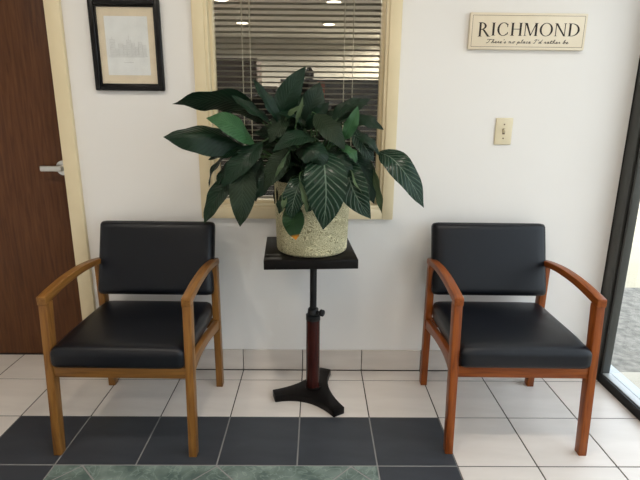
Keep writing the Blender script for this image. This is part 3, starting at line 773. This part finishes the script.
def glyph(ch):
    b = bmesh.new()
    if ch == 'R':
        stemr(b, .10, TH); arc(b, .24, .74, .40, .26, -90, 90, TH, TN, 14); plate(b, [(.34, .50), (.49, .50), (.92, .0), (.74, .0)]); plate(b, [(.70, 0), (1.0, 0), (.92, .035), (.74, .035)]); wdt = .92
    elif ch == 'I': stemr(b, .10, TH); wdt = .34
    elif ch == 'C':
        arc(b, .50, .5, .46, .52, 48, 312, TH, TN, 26); plate(b, [(.78, .66), (.82, .66), (.84, .92), (.76, .88)]); plate(b, [(.76, .12), (.84, .10), (.86, .26), (.82, .30)]); wdt = .93
    elif ch == 'H': stemr(b, .10, TH); stemr(b, .70, TH); plate(b, [(.2, .49), (.75, .49), (.75, .54), (.2, .54)]); wdt = .94
    elif ch == 'M':
        stemr(b, .08, TN); plate(b, [(.09, 1), (.25, 1), (.58, .06), (.50, 0)]); plate(b, [(.50, 0), (.56, 0), (.95, 1), (.88, 1)]); stemr(b, .86, TH); wdt = 1.10
    elif ch == 'O': arc(b, .52, .5, .50, .52, 0, 360, TH, TN, 36); wdt = 1.04
    elif ch == 'N': stemr(b, .10, TN); plate(b, [(.06, 1), (.23, 1), (.86, 0), (.74, 0)]); stemr(b, .78, TN); wdt = .94
    elif ch == 'D': stemr(b, .10, TH); arc(b, .30, .5, .60, .5, -90, 90, TH, TN, 18); wdt = .94
    return b, wdt
word = 'RICHMOND'; SC = .052; pen = 0; gl = []
for c in word:
    b, wdt = glyph(c); gl.append((b, pen, c)); pen += wdt+.085
tot = pen-.085; x0 = -.218; x1 = .226; kx = (x1-x0)/(tot)
for b, p, c in gl:
    sz = SC*1.10 if c == 'R' else SC
    for v in b.verts: v.co.x = x0 + (p+v.co.x)*kx; v.co.z = -.018 + (v.co.z-(.08 if c == 'R' else 0))*sz
    link('letter', b, 'ink', sg)
# cursive line under the name
CG = {
 'T': (.62, [[(.0, .85), (.1, 1), (.7, .95)], [(.4, .97), (.28, .3), (.12, .0), (.0, .1)]]),
 'h': (.42, [[(0, .05), (.2, .5), (.26, 1), (.16, .9), (.06, 0)], [(.08, .25), (.2, .45), (.28, .35), (.24, .05), (.42, .1)]]),
 'e': (.34, [[(0, .1), (.14, .22), (.24, .36), (.16, .46), (.06, .3), (.1, .03), (.22, .0), (.34, .14)]]),
 'r': (.30, [[(0, .1), (.1, .42), (.2, .38), (.16, .06), (.30, .1)]]),
 "'": (.16, [[(.12, 1), (.06, .78)]]),
 's': (.30, [[(0, .08), (.16, .46), (.22, .12), (.08, .0)], [(.12, .01), (.30, .1)]]),
 'n': (.46, [[(0, .4), (.08, .44), (.06, 0)], [(.06, .2), (.2, .44), (.26, .36), (.24, .04), (.46, .1)]]),
 'o': (.36, [[(.2, .44), (.06, .3), (.08, .02), (.22, .06), (.26, .36), (.18, .44), (.36, .38)]]),
 'p': (.40, [[(.0, .1), (.1, .44), (.0, -.42)], [(.07, .2), (.2, .44), (.28, .24), (.18, .02), (.08, .06)], [(.2, .02), (.40, .1)]]),
 'l': (.24, [[(0, .08), (.18, .6), (.2, 1), (.1, .8), (.08, .04), (.24, .1)]]),
 'a': (.40, [[(.26, .4), (.14, .44), (.04, .2), (.1, .0), (.24, .3), (.28, .44), (.24, .04), (.40, .1)]]),
 'c': (.32, [[(.24, .38), (.14, .44), (.04, .2), (.1, .0), (.32, .12)]]),
 'I': (.46, [[(.04, .8), (.16, 1), (.4, .95)], [(.28, .97), (.18, .04), (.0, .05)]]),
 'd': (.44, [[(.26, .4), (.14, .44), (.04, .2), (.1, .0), (.26, .3), (.40, 1)], [(.36, .85), (.26, .04), (.44, .1)]]),
 't': (.28, [[(.0, .1), (.18, .8), (.1, .04), (.28, .1)], [(.02, .56), (.28, .6)]]),
 'b': (.38, [[(0, .1), (.18, .6), (.2, 1), (.1, .8), (.06, .04), (.2, .02), (.26, .3), (.18, .4), (.38, .36)]]),
}
bm = bmesh.new(); segs = []; pen = 0
for ch in "There's no place I'd rather be":
    if ch == ' ': pen += .30; continue
    wdt, st_ = CG[ch]
    for s in st_:
        for a, b in zip(s, s[1:]): segs.append(((pen+a[0], a[1]), (pen+b[0], b[1])))
    pen += wdt+.03
cx0, cx1 = -.178, .182; kx = (cx1-cx0)/pen; kz = .0155; cz = -.0485
for a, b in segs:
    A = Vector((cx0+a[0]*kx+a[1]*.005, cz+a[1]*kz)); B = Vector((cx0+b[0]*kx+b[1]*.005, cz+b[1]*kz))
    d = (B-A); d.normalize(); nn_ = Vector((-d.y, d.x))*.00095; A -= d*.0004; B += d*.0004
    plate(bm, [A+nn_, B+nn_, B-nn_, A-nn_])
link('script_line', bm, 'ink', sg)

# ------------------------------------------------------------------ light switch
sx, sz = .856, 1.219
sp = tag(empty('light_switch', (sx, YW, sz)), 'ivory toggle light switch plate on the wall below the lettered sign', 'switch')
bm = bmesh.new(); box(bm, -.039, .039, -.007, -.0003, -.060, .060, .004, 3); link('cover_plate', bm, 'ivory', sp, True, 40)
bm = bmesh.new(); box(bm, -.006, .006, -.0085, -.006, -.013, .013, .001, 1); link('toggle_slot', bm, 'line', sp)
bm = bmesh.new(); loft(bm, [(-.0045, -.007, -.007), (.0045, -.007, -.007), (.0045, -.007, .008), (-.0045, -.007, .008)], [(-.0035, -.021, .004), (.0035, -.021, .004), (.0035, -.019, .011), (-.0035, -.019, .011)])
link('toggle', bm, 'ivory', sp)
for s in (-.031, .031):
    bm = bmesh.new(); a = [(.0035*math.cos(2*math.pi*k/12), -.0082, s+.0035*math.sin(2*math.pi*k/12)) for k in range(12)]
    loft(bm, a, [(x, -.0065, z) for x, y, z in a]); link('screw', bm, 'line', sp)
